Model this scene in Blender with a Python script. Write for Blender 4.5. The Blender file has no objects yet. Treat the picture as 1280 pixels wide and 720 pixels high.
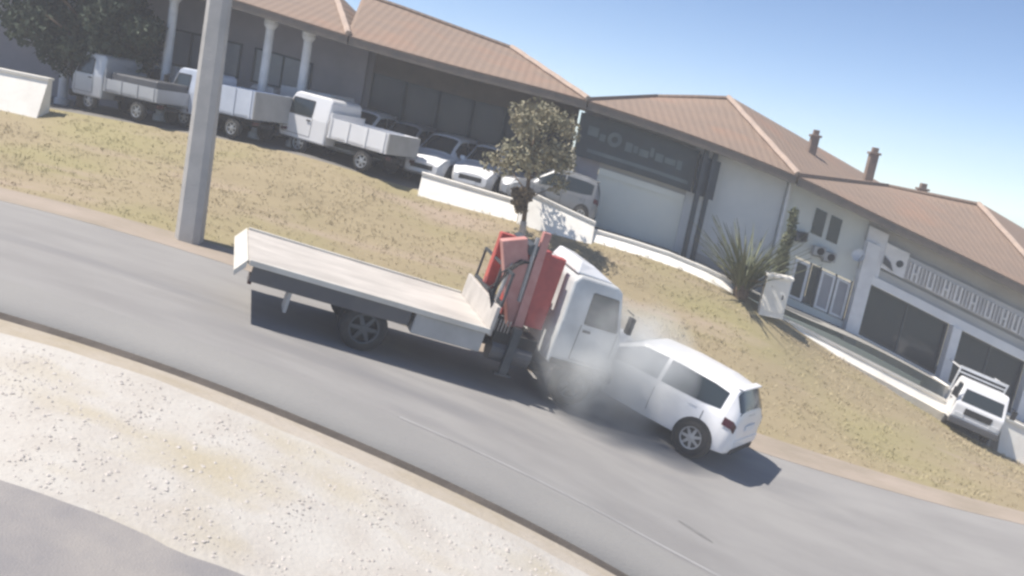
import bpy, math, random
import numpy as np
from mathutils import Vector, Matrix, noise as mnoise

random.seed(7)
RNG = np.random.default_rng(11)
SC = bpy.context.scene
COL = SC.collection
R = math.radians

# ------------------------------------------------------------------ camera
CAM_Z = 5.25
PITCH, ROLL, FOCAL = R(10.0), R(11.0), 1200.0 / 1280.0      # focal length in picture widths
cd = bpy.data.cameras.new('camera')
cam = bpy.data.objects.new('camera', cd)
COL.objects.link(cam)
cd.sensor_fit = 'HORIZONTAL'
cd.sensor_width = 36.0
cd.lens = 36.0 * FOCAL
cd.clip_start = 0.1
cd.clip_end = 3000
F = Vector((0, math.cos(PITCH), -math.sin(PITCH)))
U0 = Vector((0, math.sin(PITCH), math.cos(PITCH)))
RX = Vector((1, 0, 0))
AX = math.cos(ROLL) * RX + math.sin(ROLL) * U0
AY = -math.sin(ROLL) * RX + math.cos(ROLL) * U0
M = Matrix((AX, AY, -F)).transposed().to_4x4()
M.translation = Vector((0, 0, CAM_Z))
cam.matrix_world = M
SC.camera = cam

# ------------------------------------------------------------------ sky and sun
SUN_FROM = Vector((-0.50, -0.06, 1.0)).normalized()
SUN_ELEV = math.asin(SUN_FROM.z)
SUN_AZ = math.atan2(SUN_FROM.x, SUN_FROM.y)
world = bpy.data.worlds.new('World')
SC.world = world
world.use_nodes = True
wn = world.node_tree
bg = wn.nodes['Background']
sky = wn.nodes.new('ShaderNodeTexSky')
sky.sky_type = 'NISHITA'
sky.sun_disc = False
sky.sun_elevation = SUN_ELEV
sky.sun_rotation = SUN_AZ
sky.altitude = 100
sky.air_density = 0.55
sky.dust_density = 0.12
sky.ozone_density = 2.4
wn.links.new(sky.outputs[0], bg.inputs[0])
bg.inputs[1].default_value = 0.106

sd = bpy.data.lights.new('sun', 'SUN')
sd.energy = 4.4
sd.angle = R(0.5)
sd.color = (1.0, 0.93, 0.84)
sun = bpy.data.objects.new('sun', sd)
COL.objects.link(sun)
sun.rotation_euler = (-SUN_FROM).to_track_quat('-Z', 'Y').to_euler()
sun.location = (0, 0, 30)

SC.view_settings.view_transform = 'Standard'
SC.view_settings.look = 'None'
SC.view_settings.gamma = 1.0
SC.view_settings.use_curve_mapping = False
SC.view_settings.exposure = 0.64
SC.render.engine = 'CYCLES'
SC.cycles.use_denoising = True
SC.cycles.max_bounces = 6
SC.cycles.volume_bounces = 2
SC.cycles.transparent_max_bounces = 16
SC.cycles.pixel_filter_type = 'BLACKMAN_HARRIS'
SC.cycles.filter_width = 2.7

# ------------------------------------------------------------------ materials
def mat(name, col, col2=None, scale=3.0, rough=0.7, metal=0.0, bump=0.0, bscale=None, spec=0.5,
        detail=6, stretch=(1, 1, 1), contrast=(0.35, 0.65), world_space=False, coat=0.0):
    m = bpy.data.materials.new(name)
    m.use_nodes = True
    nt = m.node_tree
    b = nt.nodes['Principled BSDF']
    b.inputs['Base Color'].default_value = (*col, 1)
    b.inputs['Roughness'].default_value = rough
    b.inputs['Metallic'].default_value = metal
    b.inputs['Specular IOR Level'].default_value = spec
    b.inputs['Coat Weight'].default_value = coat
    if col2 or bump:
        if world_space:
            src = nt.nodes.new('ShaderNodeNewGeometry').outputs['Position']
        else:
            src = nt.nodes.new('ShaderNodeTexCoord').outputs['Object']
        mp = nt.nodes.new('ShaderNodeMapping')
        mp.inputs['Scale'].default_value = stretch
        nt.links.new(src, mp.inputs[0])
    if col2:
        n = nt.nodes.new('ShaderNodeTexNoise')
        n.inputs['Scale'].default_value = scale
        n.inputs['Detail'].default_value = detail
        n.inputs['Roughness'].default_value = 0.6
        nt.links.new(mp.outputs[0], n.inputs['Vector'])
        r = nt.nodes.new('ShaderNodeValToRGB')
        r.color_ramp.elements[0].position = contrast[0]
        r.color_ramp.elements[1].position = contrast[1]
        r.color_ramp.elements[0].color = (*col, 1)
        r.color_ramp.elements[1].color = (*col2, 1)
        nt.links.new(n.outputs['Fac'], r.inputs[0])
        nt.links.new(r.outputs[0], b.inputs['Base Color'])
    if bump:
        n2 = nt.nodes.new('ShaderNodeTexNoise')
        n2.inputs['Scale'].default_value = bscale or scale * 6
        n2.inputs['Detail'].default_value = 5
        nt.links.new(mp.outputs[0], n2.inputs['Vector'])
        bp = nt.nodes.new('ShaderNodeBump')
        bp.inputs['Strength'].default_value = bump
        bp.inputs['Distance'].default_value = 0.03
        nt.links.new(n2.outputs['Fac'], bp.inputs['Height'])
        nt.links.new(bp.outputs[0], b.inputs['Normal'])
    return m

def add_layer(m, col, scale, lo, hi, stretch=(1, 1, 1), offset=(0, 0, 0)):
    """mix a second, larger pattern of a colour over a material that already has a colour ramp"""
    nt = m.node_tree
    b = nt.nodes['Principled BSDF']
    old = b.inputs['Base Color'].links[0].from_socket
    g = nt.nodes.new('ShaderNodeNewGeometry')
    mp = nt.nodes.new('ShaderNodeMapping')
    mp.inputs['Scale'].default_value = stretch
    mp.inputs['Location'].default_value = offset
    nt.links.new(g.outputs['Position'], mp.inputs[0])
    n = nt.nodes.new('ShaderNodeTexNoise')
    n.inputs['Scale'].default_value = scale
    n.inputs['Detail'].default_value = 5
    nt.links.new(mp.outputs[0], n.inputs['Vector'])
    rr = nt.nodes.new('ShaderNodeMapRange')
    rr.inputs[1].default_value = lo
    rr.inputs[2].default_value = hi
    nt.links.new(n.outputs['Fac'], rr.inputs[0])
    mx = nt.nodes.new('ShaderNodeMix')
    mx.data_type = 'RGBA'
    nt.links.new(rr.outputs[0], mx.inputs[0])
    nt.links.new(old, mx.inputs[6])
    mx.inputs[7].default_value = (*col, 1)
    nt.links.new(mx.outputs[2], b.inputs['Base Color'])

MT = {}
MT['asphalt'] = mat('asphalt', (.238, .231, .226), (.285, .278, .270), 1.1, .9, bump=.25, bscale=60, world_space=True, stretch=(.35, 1.2, 1))
add_layer(MT['asphalt'], (.20, .197, .20), .55, .56, .74, (.22, 1.5, 1))
MT['gutter'] = mat('gutter', (.285, .279, .266), (.25, .245, .238), .5, .9, bump=.3, bscale=40, world_space=True, stretch=(.5, 1, 1))
MT['paint_line'] = mat('paint_line', (.345, .34, .335), (.265, .262, .26), 1.5, .8, world_space=True)
MT['gravel'] = mat('gravel', (.44, .41, .37), (.49, .47, .435), 1.6, .95, bump=.4, bscale=16, world_space=True)
add_layer(MT['gravel'], (.42, .375, .285), .8, .52, .70, (.5, 1, 1), (3, 1, 0))
MT['tyre_mark'] = mat('tyre_mark', (.15, .147, .145), (.22, .215, .21), 4, .9, world_space=True)
MT['dirt'] = mat('dirt', (.36, .31, .235), (.43, .385, .33), 1.6, .95, bump=.6, bscale=18, world_space=True, stretch=(.5, 1.2, 1))
MT['edge_shade'] = mat('edge_shade', (.060, .050, .042), (.10, .085, .072), 2, .95, bump=.5, world_space=True)  # near-black colour standing in for the shadow of the road edge
MT['stone'] = mat('stone', (.55, .515, .48), (.47, .43, .395), 1.5, .9, world_space=True)
MT['near_asphalt'] = mat('near_asphalt', (.24, .23, .232), (.31, .29, .275), 1.3, .92, bump=.3, bscale=50, world_space=True)
MT['verge'] = mat('verge', (.300, .246, .152), (.268, .219, .134), 1.1, .95, bump=.55, bscale=11, world_space=True, stretch=(.45, 1.1, 1))
add_layer(MT['verge'], (.275, .240, .125), .42, .50, .68, (.5, .8, 1), (9, 0, 0))
add_layer(MT['verge'], (.335, .265, .20), .6, .55, .72, (.3, 1.6, 1), (1, 5, 0))
MT['verge_dust'] = mat('verge_dust', (.36, .30, .25), (.27, .23, .18), 1.2, .95, bump=.4, bscale=20, world_space=True, stretch=(.4, 1, 1))
MT['grass_dry'] = mat('grass_dry', (.47, .395, .26), (.42, .35, .225), .9, .9, world_space=True)
add_layer(MT['grass_dry'], (.40, .36, .19), .42, .50, .68, (.5, .8, 1), (9, 0, 0))
MT['lot'] = mat('lot', (.13, .125, .12), (.19, .18, .165), .8, .9, bump=.2, bscale=30, world_space=True)
MT['paving'] = mat('paving', (.36, .35, .32), (.27, .26, .24), 1.5, .9, bump=.2, bscale=20, world_space=True)
MT['land'] = mat('land', (.26, .22, .14), (.18, .17, .09), .2, .95, world_space=True)
MT['white_wall'] = mat('white_wall', (.90, .87, .80), (.74, .70, .63), 1.6, .85, bump=.15, bscale=15, contrast=(.45, .85), world_space=True)
MT['plinth'] = mat('plinth', (.82, .77, .67), (.66, .60, .50), 1.6, .9, bump=.2, bscale=15, world_space=True)
MT['concrete'] = mat('concrete', (.50, .475, .44), (.40, .385, .36), 2.0, .85, bump=.25, bscale=25)

def roof_mat(name, a, b):
    m = mat(name, a, b, 1.3, .85, world_space=True, stretch=(.6, 1.3, 1))
    nt = m.node_tree
    bs = nt.nodes['Principled BSDF']
    g = nt.nodes.new('ShaderNodeNewGeometry')
    w1 = nt.nodes.new('ShaderNodeTexWave')
    w1.bands_direction = 'X'
    w1.inputs['Scale'].default_value = 1.35
    w2 = nt.nodes.new('ShaderNodeTexWave')
    w2.bands_direction = 'Y'
    w2.wave_profile = 'SAW'
    w2.inputs['Scale'].default_value = .95
    w2.inputs['Distortion'].default_value = .3
    ad = nt.nodes.new('ShaderNodeMath')
    nt.links.new(g.outputs['Position'], w1.inputs[0])
    nt.links.new(g.outputs['Position'], w2.inputs[0])
    nt.links.new(w1.outputs['Fac'], ad.inputs[0])
    nt.links.new(w2.outputs['Fac'], ad.inputs[1])
    bp = nt.nodes.new('ShaderNodeBump')
    bp.inputs['Strength'].default_value = .2
    bp.inputs['Distance'].default_value = .05
    nt.links.new(ad.outputs[0], bp.inputs['Height'])
    nt.links.new(bp.outputs[0], bs.inputs['Normal'])
    return m
MT['roof'] = roof_mat('roof', (.255, .184, .139), (.225, .168, .132))
add_layer(MT['roof'], (.285, .180, .128), .5, .55, .75)
MT['cap'] = mat('cap', (.46, .36, .29), (.38, .30, .25), 3, .85)
MT['fascia'] = mat('fascia', (.22, .18, .145), (.16, .14, .12), 2, .8)
MT['soffit'] = mat('soffit', (.17, .15, .13), (.13, .12, .11), 2, .85)
MT['wall_grey'] = mat('wall_grey', (.68, .69, .68), (.60, .62, .62), .9, .85, bump=.1, bscale=12, world_space=True)
MT['wall_green'] = mat('wall_green', (.66, .68, .64), (.58, .60, .57), .9, .85, bump=.1, bscale=12, world_space=True)
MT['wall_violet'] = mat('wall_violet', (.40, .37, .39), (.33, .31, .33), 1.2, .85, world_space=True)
MT['wall_pale'] = mat('wall_pale', (.80, .80, .80), (.70, .70, .71), 1.2, .8, world_space=True)
MT['shutter'] = mat('shutter', (.82, .82, .74), (.74, .75, .69), .6, .55, world_space=True)
MT['band'] = mat('band', (.48, .47, .44), (.42, .41, .39), 1.2, .8, world_space=True)
MT['sign_dark'] = mat('sign_dark', (.055, .070, .078), (.04, .05, .055), 1.5, .5)
MT['sign_pale'] = mat('sign_pale', (.17, .21, .21), (.12, .15, .155), 2, .6)
MT['sign_back'] = mat('sign_back', (.56, .55, .55), (.48, .48, .48), 2, .6)
MT['sign_white'] = mat('sign_white', (.80, .78, .77), (.66, .65, .64), 2, .5)
MT['dark_metal'] = mat('dark_metal', (.05, .06, .07), (.075, .085, .095), 3, .5, metal=.3)
MT['glass_dark'] = mat('glass_dark', (.030, .040, .046), None, rough=.12, spec=.6)
MT['glass_room'] = mat('glass_room', (.050, .050, .066), (.030, .032, .042), .8, rough=.25, spec=.5, world_space=True)
MT['glass_pale'] = mat('glass_pale', (.30, .31, .35), (.22, .23, .27), .9, rough=.2, world_space=True)
MT['frame_white'] = mat('frame_white', (.74, .75, .76), (.62, .63, .64), 3, .6)
MT['pillar'] = mat('pillar', (.80, .80, .80), (.68, .68, .69), 2, .7)
MT['trunk'] = mat('trunk', (.16, .11, .075), (.10, .075, .05), 6, .95, bump=.6)
MT['limewash'] = mat('limewash', (.60, .52, .45), (.45, .38, .31), 5, .95)
MT['leaf_olive'] = mat('leaf_olive', (.22, .215, .14), (.29, .255, .17), 2.0, .8)
MT['leaf_dark'] = mat('leaf_dark', (.030, .048, .030), (.050, .070, .040), 1.2, .8)
MT['leaf_palm'] = mat('leaf_palm', (.090, .110, .060), (.15, .155, .085), 2.0, .7)
MT['leaf_dead'] = mat('leaf_dead', (.19, .14, .08), (.12, .09, .05), 3, .9)
MT['paint_white'] = mat('paint_white', (.80, .80, .81), (.70, .70, .70), 1.5, .32, coat=.3, contrast=(.5, .85))
MT['paint_silver'] = mat('paint_silver', (.48, .49, .51), (.42, .43, .45), 1.5, .35, metal=.3, coat=.3)
MT['paint_grey'] = mat('paint_grey', (.20, .21, .23), (.16, .17, .18), 1.5, .35, coat=.3)
MT['paint_blue'] = mat('paint_blue', (.55, .60, .70), (.46, .51, .60), 1.5, .4, coat=.2)
MT['paint_cab'] = mat('paint_cab', (.60, .62, .62), (.46, .47, .47), 1.4, .42, coat=.15)
MT['paint_cream'] = mat('paint_cream', (.66, .64, .58), (.55, .52, .46), 1.5, .5)
MT['paint_dark'] = mat('paint_dark', (.07, .075, .085), (.10, .10, .105), 1.5, .5)
MT['deck'] = mat('deck', (.56, .525, .485), (.41, .385, .355), 1.5, .8, bump=.3, bscale=12, stretch=(.5, 1.6, 1))
MT['red'] = mat('red', (.50, .10, .085), (.36, .075, .066), 3, .5)
MT['pink_red'] = mat('pink_red', (.56, .29, .255), (.46, .20, .175), 3, .55)
MT['steel'] = mat('steel', (.42, .41, .40), (.28, .27, .26), 4, .5, metal=.5)
MT['black'] = mat('black', (.022, .022, .023), (.035, .034, .033), 4, .7)
MT['rubber'] = mat('rubber', (.025, .025, .026), (.05, .048, .045), 5, .85)
MT['rim'] = mat('rim', (.42, .43, .44), (.30, .31, .32), 6, .4, metal=.5)
MT['lamp_glass'] = mat('lamp_glass', (.62, .64, .66), None, rough=.15)
MT['lamp_red'] = mat('lamp_red', (.06, .010, .012), None, rough=.2)
MT['plate'] = mat('plate', (.75, .76, .78), None, rough=.5)
MT['box_grey'] = mat('box_grey', (.44, .44, .43), (.36, .36, .35), 2, .7)
MT['clay'] = mat('clay', (.27, .20, .16), (.19, .15, .13), 4, .9)

# ------------------------------------------------------------------ mesh helpers
class MB:
    def __init__(s):
        s.v, s.f = [], []
    def add(s, vs, fs):
        o = len(s.v)
        s.v += [tuple(float(c) for c in p) for p in vs]
        s.f += [tuple(i + o for i in q) for q in fs]
        return s
    def hexa(s, p):            # 0-3 bottom ring, 4-7 top ring
        return s.add(p, [(3, 2, 1, 0), (4, 5, 6, 7), (0, 1, 5, 4), (1, 2, 6, 5), (2, 3, 7, 6), (3, 0, 4, 7)])
    def box(s, c, d, rot=None):
        x, y, z = (k / 2 for k in d)
        p = [Vector(q) for q in ((-x, -y, -z), (x, -y, -z), (x, y, -z), (-x, y, -z), (-x, -y, z), (x, -y, z), (x, y, z), (-x, y, z))]
        if rot is not None:
            p = [rot @ q for q in p]
        return s.hexa([q + Vector(c) for q in p])
    def span(s, a, b):
        return s.box([(a[i] + b[i]) / 2 for i in range(3)], [abs(b[i] - a[i]) for i in range(3)])
    def beam(s, a, b, w, h, w2=None, h2=None):
        a, b = Vector(a), Vector(b)
        d = (b - a).normalized()
        up = Vector((0, 1, 0)) if abs(d.y) < .9 else Vector((1, 0, 0))
        n = d.cross(up).normalized()
        w2, h2 = w2 or w, h2 or h
        ring = lambda c, w_, h_: [c + up * (w_ / 2 * i) + n * (h_ / 2 * j) for i, j in ((-1, -1), (1, -1), (1, 1), (-1, 1))]
        return s.hexa(ring(a, w, h) + ring(b, w2, h2))
    def tube(s, a, b, r0, r1=None, n=10, cap=True):
        return s.path([a, b], [r0, r0 if r1 is None else r1], n, cap)
    def path(s, pts, rad, n=8, cap=True):
        pts = [Vector(p) for p in pts]
        vs, fs = [], []
        for i, p in enumerate(pts):
            d = (pts[min(i + 1, len(pts) - 1)] - pts[max(i - 1, 0)]).normalized()
            u = d.cross(Vector((0, 0, 1)) if abs(d.z) < .95 else Vector((1, 0, 0))).normalized()
            w = d.cross(u)
            for k in range(n):
                a = 2 * math.pi * k / n
                vs.append(p + (u * math.cos(a) + w * math.sin(a)) * rad[i])
        for i in range(len(pts) - 1):
            for k in range(n):
                k2 = (k + 1) % n
                fs.append((i * n + k, i * n + k2, (i + 1) * n + k2, (i + 1) * n + k))
        if cap:
            fs.append(tuple(range(n))[::-1])
            fs.append(tuple((len(pts) - 1) * n + k for k in range(n)))
        return s.add(vs, fs)
    def lathe(s, prof, c=(0, 0, 0), n=24, axis='y'):
        vs, fs = [], []
        for r, h in prof:
            for k in range(n):
                a = 2 * math.pi * k / n
                q = (r * math.cos(a), h, r * math.sin(a)) if axis == 'y' else (r * math.cos(a), r * math.sin(a), h)
                vs.append((q[0] + c[0], q[1] + c[1], q[2] + c[2]))
        for i in range(len(prof) - 1):
            for k in range(n):
                k2 = (k + 1) % n
                fs.append((i * n + k, i * n + k2, (i + 1) * n + k2, (i + 1) * n + k))
        return s.add(vs, fs)
    def prism(s, poly, y0, y1, inset=None):   # poly in (x, z), extruded along y
        n = len(poly)
        vs = [(x, y0, z) for x, z in poly] + [(x, y1, z) for x, z in poly]
        fs = [tuple(range(n)), tuple(range(2 * n - 1, n - 1, -1))]
        fs += [(i, n + i, n + (i + 1) % n, (i + 1) % n) for i in range(n)]
        return s.add(vs, fs)
    def grid(s, P):
        nu, nv = len(P), len(P[0])
        vs = [q for row in P for q in row]
        fs = [(i * nv + j, (i + 1) * nv + j, (i + 1) * nv + j + 1, i * nv + j + 1) for i in range(nu - 1) for j in range(nv - 1)]
        return s.add(vs, fs)
    def mesh(s, name, material, smooth=False):
        me = bpy.data.meshes.new(name)
        me.from_pydata(s.v, [], s.f)
        if smooth:
            me.polygons.foreach_set('use_smooth', [True] * len(me.polygons))
        me.materials.append(MT[material] if isinstance(material, str) else material)
        me.validate()
        me.update()
        return me
    def build(s, name, material, parent=None, smooth=False, bevel=0.0, seg=2):
        o = bpy.data.objects.new(name, s.mesh(name, material, smooth))
        COL.objects.link(o)
        o.parent = parent
        if bevel:
            b = o.modifiers.new('bevel', 'BEVEL')
            b.width = bevel
            b.segments = seg
            b.limit_method = 'ANGLE'
            b.angle_limit = R(25)
        return o

def thing(name, label, cat, loc=(0, 0, 0), rz=0.0, group=None):
    o = bpy.data.objects.new(name, None)
    o.empty_display_size = .2
    COL.objects.link(o)
    o.location = loc
    o.rotation_euler = (0, 0, rz)
    return tag(o, label, cat, group)

def tag(o, label, cat, group=None):
    o['label'] = label
    o['category'] = cat
    if group:
        o['group'] = group
    return o

def struct(o, kind='structure'):
    o['kind'] = kind
    return o

def copy_tree(o, parent=None):
    c = o.copy()
    COL.objects.link(c)
    c.parent = parent
    for ch in list(o.children):
        copy_tree(ch, c)
    return c

# ------------------------------------------------------------------ lie of the land: a street running downhill to the right
def curve(pts):
    xs = np.array([p[0] for p in pts], float)
    zs = np.array([p[1] for p in pts], float)
    m = np.zeros(len(xs))
    d = np.diff(zs) / np.diff(xs)
    m[1:-1] = (d[:-1] + d[1:]) / 2
    m[0], m[-1] = d[0], d[-1]
    def fn(x):
        x = min(max(x, xs[0]), xs[-1])
        i = min(max(int(np.searchsorted(xs, x)) - 1, 0), len(xs) - 2)
        h = xs[i + 1] - xs[i]
        t = (x - xs[i]) / h
        return float((2 * t**3 - 3 * t**2 + 1) * zs[i] + (t**3 - 2 * t**2 + t) * h * m[i] + (-2 * t**3 + 3 * t**2) * zs[i + 1] + (t**3 - t**2) * h * m[i + 1])
    return fn
kerb_z = curve([(-130, 4.0), (-40, 2.75), (-20, 2.25), (-12, 2.14), (-9, 1.95), (-6, 1.72), (-4, 1.46), (-2, 1.07), (0, .58), (1.5, .12), (3, -.42), (5, -1.10), (9, -2.0), (20, -3.5), (60, -8), (130, -12)])
far_z = curve([(-130, 3.8), (-40, 2.45), (-20, 2.02), (-12, 1.90), (-9, 1.80), (-6, 1.54), (-3, 1.12), (0, .64), (3, .16), (6, -.25), (9, -.52), (12, -.68), (20, -1.9), (60, -6.5), (130, -11)])
near_z = curve([(-130, 3.6), (-40, 2.5), (-20, 1.95), (-12, 1.72), (-6, 1.38), (-4, 1.19), (-2, .76), (0, .24), (2, -.27), (5, -1.15), (9, -2.2), (20, -4), (60, -8.4), (130, -12.5)])
verge_z = curve([(-130, 4.6), (-40, 3.5), (-20, 3.18), (-14, 3.15), (-9.7, 3.22), (-6.4, 3.23), (-2.8, 2.9), (0, 2.72), (2, 2.58), (4.4, 2.28), (6.75, 1.58), (7.6, 1.22), (9.6, .45), (12, -.50), (14.5, -1.25), (20, -2.4), (60, -6.5), (130, -11)])
plat_z = curve([(-130, 4.7), (-40, 3.6), (-20, 3.2), (-14, 3.17), (-8, 3.28), (-3, 3.0), (0, 2.86), (2, 2.66), (4.7, 2.33), (7.4, 1.62), (9.6, 1.13), (12.5, .26), (15, -.45), (20, -1.7), (60, -6), (130, -10.6)])
eave_z = curve([(-40, 8.0), (-26, 7.55), (-14, 7.03), (-8.65, 6.74), (-5.85, 6.42), (-2.9, 6.17), (.87, 5.93), (3.85, 5.57), (6.9, 5.03), (9.5, 4.37), (12.06, 3.72), (15, 2.96), (22, 1.4)])
Y_NEAR, Y_KERB, Y_FAR, Y_VERGE = 7.9, 11.78, 18.0, 25.0

def ground(x, y):
    if y <= Y_NEAR:
        return near_z(x)
    if y <= Y_KERB:
        t = (y - Y_NEAR) / (Y_KERB - Y_NEAR)
        return near_z(x) * (1 - t) + (kerb_z(x) - .13) * t
    if y <= Y_FAR:
        t = (y - Y_KERB) / (Y_FAR - Y_KERB)
        return kerb_z(x) * (1 - t) + far_z(x) * t
    if y <= Y_VERGE:
        t = (y - Y_FAR) / (Y_VERGE - Y_FAR)
        t = t * t * (.35) + t * .65 if t < 1 else 1
        return far_z(x) * (1 - t) + verge_z(x) * t
    return verge_z(x)

XS = np.concatenate([np.linspace(-130, -22, 14), np.linspace(-20, 22, 106), np.linspace(24, 130, 14)])
def strip(name, y0, y1, ny, material, zf=ground, xs=XS, wob=None, skirt=0.0, lift=0.0):
    P = []
    for x in xs:
        a = y0 + (wob(x) if wob else 0)
        row = [(x, a + (y1 - a) * j / ny, zf(x, a + (y1 - a) * j / ny) + lift) for j in range(ny + 1)]
        if skirt:
            row = [(x, a - .012, row[0][2] - skirt), (x, a, row[0][2])] + row[1:]
        P.append(row)
    return struct(MB().grid(P).build(name, material, smooth=True))

def wobf(amp, f, ph):
    return lambda x: amp * (mnoise.noise(Vector((x * f, ph, 0))) + .4 * mnoise.noise(Vector((x * f * 3.1, ph + 4, 0))))
near_edge = wobf(.09, .9, 2.0)
strip('access_road', -6, Y_NEAR + .5, 12, 'near_asphalt', lambda x, y: ground(x, y) - .006)
def gravel_ground(x, y):
    k = min(1, max(0, (y - Y_NEAR - near_edge(x)) / .5))
    return ground(x, min(y, Y_KERB)) + (.03 + .04 * mnoise.noise(Vector((x * 1.1, y * 1.1, 3)))) * k - .012 * (1 - k)
strip('gravel_verge', Y_NEAR, 11.10, 12, 'gravel', gravel_ground, wob=near_edge)
strip('dirt_strip', 11.10, 11.52, 3, 'dirt', lambda x, y: gravel_ground(x, y) * (1 - (y - 11.10) / .42) + (ground(x, 11.52)) * (y - 11.10) / .42)
strip('kerb_shade', 11.52, Y_KERB + .01, 1, 'edge_shade', lambda x, y: ground(x, min(y, Y_KERB)) - .02)  # dark strip painting in the shade under the road's edge step
strip('road_gutter', Y_KERB, 12.74, 2, 'gutter', skirt=.20)
strip('road', 12.74, Y_FAR, 12, 'asphalt')
XL = XS[(XS > -1.2) & (XS < 26)]
struct(MB().grid([[(x, 12.82, ground(x, 12.82) + .005), (x, 12.89, ground(x, 12.89) + .005)] for x in XL]).build('road_marking', 'paint_line'))
sk = []
for i in range(9):
    u = i / 8
    xx, yy = 3.18 + .55 * u, 13.95 - .16 * u
    hw = .045 * math.sin(math.pi * (u * .9 + .05)) + .01
    sk.append([(xx, yy - hw, ground(xx, yy - hw) + .004), (xx, yy + hw, ground(xx, yy + hw) + .004)])
struct(MB().grid(sk).build('tyre_mark', 'tyre_mark'))
strip('verge_dust', Y_FAR, 18.75, 3, 'verge_dust', lambda x, y: ground(x, y) + .005)
def verge_ground(x, y):
    return ground(x, y) + .10 * mnoise.noise(Vector((x * .45, y * .45, 1))) * min(1, (y - 18.6) / 1.2) * min(1, max(0, (24.8 - y) / 1))
strip('grass_verge', 18.75, Y_VERGE, 22, 'verge', verge_ground)
strip('parking_lot', Y_VERGE, 36, 6, 'lot', lambda x, y: plat_z(x) if y > Y_VERGE + .9 else verge_z(x) + (plat_z(x) - verge_z(x)) * (y - Y_VERGE) / .95, xs=XS[XS <= 4.6])
strip('shop_terrace', 25.05, 36, 6, 'paving', lambda x, y: plat_z(x), xs=np.concatenate([XS[(XS >= 4.5) & (XS < 11.95)], [12.0]]))
strip('shop_terrace', 25.05, 36, 6, 'paving', lambda x, y: plat_z(x), xs=np.concatenate([[13.5], XS[XS > 13.55]]))
strip('driveway', 25.0, 27.02, 4, 'paving', lambda x, y: verge_z(x) + .005, xs=np.linspace(11.9, 13.6, 9))
struct(MB().grid([[(x, y, plat_z(x) - .6 - (y - 36) * .012) for y in (36, 50, 90, 300, 1500)] for x in np.linspace(-130, 130, 14)]).build('hillside', 'land'))

# ------------------------------------------------------------------ buildings: a row of low shops stepping down the hill
Y_WALL, Y_EAVE, Y_RIDGE = 27.0, 26.15, 30.75
def zt(t, add=0.0):
    return lambda x: plat_z(x) + (eave_z(x) - plat_z(x)) * t + add
def panel(mb, x0, x1, lo, hi, y0, y1):
    n = max(1, int((x1 - x0) / 1.2 + .99))
    xs = [x0 + (x1 - x0) * i / n for i in range(n + 1)]
    vs, fs = [], []
    for x in xs:
        l, h = lo(x), hi(x)
        vs += [(x, y0, l), (x, y1, l), (x, y1, h), (x, y0, h)]
    for i in range(n):
        a, b = 4 * i, 4 * i + 4
        for k in range(4):
            k2 = (k + 1) % 4
            fs.append((a + k, b + k, b + k2, a + k2))
    fs.append((0, 1, 2, 3))
    e = 4 * n
    fs.append((e + 3, e + 2, e + 1, e))
    mb.add(vs, fs)
    return mb

def roof_front(mb, x0, x1, ridge, th=.14):
    """front slope from the eave up to the ridge polyline [(x, z), ...] at Y_RIDGE"""
    n = 14
    P = []
    for i in range(n + 1):
        t = i / n
        xe = x0 + (x1 - x0) * t
        a, b = ridge[0], ridge[-1]
        xr = a[0] + (b[0] - a[0]) * t
        zr = float(np.interp(xr, [q[0] for q in ridge], [q[1] for q in ridge]))
        e = Vector((xe, Y_EAVE - .08, eave_z(xe) + .10))
        r = Vector((xr, Y_RIDGE, zr))
        P.append([e + (r - e) * (j / 6) for j in range(7)])
    mb.grid(P)
    return P

def building(label, x0, x1, ridge, back=None, left_tri=False):
    t = thing('shop_building', label, 'building', (0, 0, 0), group='row of shop buildings under tiled roofs')
    rb = MB()
    P = roof_front(rb, x0, x1, ridge)
    L, Rr = Vector((ridge[0][0], Y_RIDGE, ridge[0][1])), Vector((ridge[-1][0], Y_RIDGE, ridge[-1][1]))
    # rear slope
    bz = lambda x: eave_z(x) + .1
    yb = 35.0
    rb.grid([[P[i][-1], (P[i][-1].x + (x0 + (x1 - x0) * i / 14 - P[i][-1].x) * 1.0, yb, bz(x0 + (x1 - x0) * i / 14))] for i in range(15)])
    # right hip end
    e1 = Vector((x1, Y_EAVE - .08, bz(x1)))
    bk = Vector(back) if back else Vector((x1, yb, bz(x1)))
    rb.grid([[e1 + (Rr - e1) * (i / 8), bk + (Rr - bk) * (i / 8)] for i in range(9)])
    e0 = Vector((x0, Y_EAVE - .08, bz(x0)))
    rb.grid([[Vector((x0, yb, bz(x0))) + (L - Vector((x0, yb, bz(x0)))) * (i / 8), e0 + (L - e0) * (i / 8)] for i in range(9)])
    roof = rb.build('roof', 'roof', t)
    sm = roof.modifiers.new('thick', 'SOLIDIFY')
    sm.thickness = .10
    sm.offset = -1
    cap = MB()
    cap.path([e1 + (Rr - e1) * (i / 8) + Vector((0, 0, .05 + .012 * (i % 2))) for i in range(9)], [.085] * 9, 6)
    cap.build('hip_cap', 'cap', roof)
    cap = MB()
    cap.path([Vector((q[0], Y_RIDGE, q[1] + .03)) for q in ridge], [.07] * len(ridge), 6)
    cap.build('ridge_cap', 'roof', roof)
    panel(MB(), x0, x1, lambda x: eave_z(x) - .14, lambda x: eave_z(x) + .085, Y_EAVE - .07, Y_EAVE + .02).build('fascia', 'fascia', t)
    panel(MB(), x0, x1, lambda x: eave_z(x) - .05, lambda x: eave_z(x) - .02, Y_EAVE + .02, 30.5).build('soffit', 'soffit', t)
    return t

def wallpart(t, name, x0, x1, lo, hi, m, y0=Y_WALL, y1=Y_WALL + .25, bevel=0):
    return panel(MB(), x0, x1, lo, hi, y0, y1).build(name, m, t, bevel=bevel)

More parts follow.
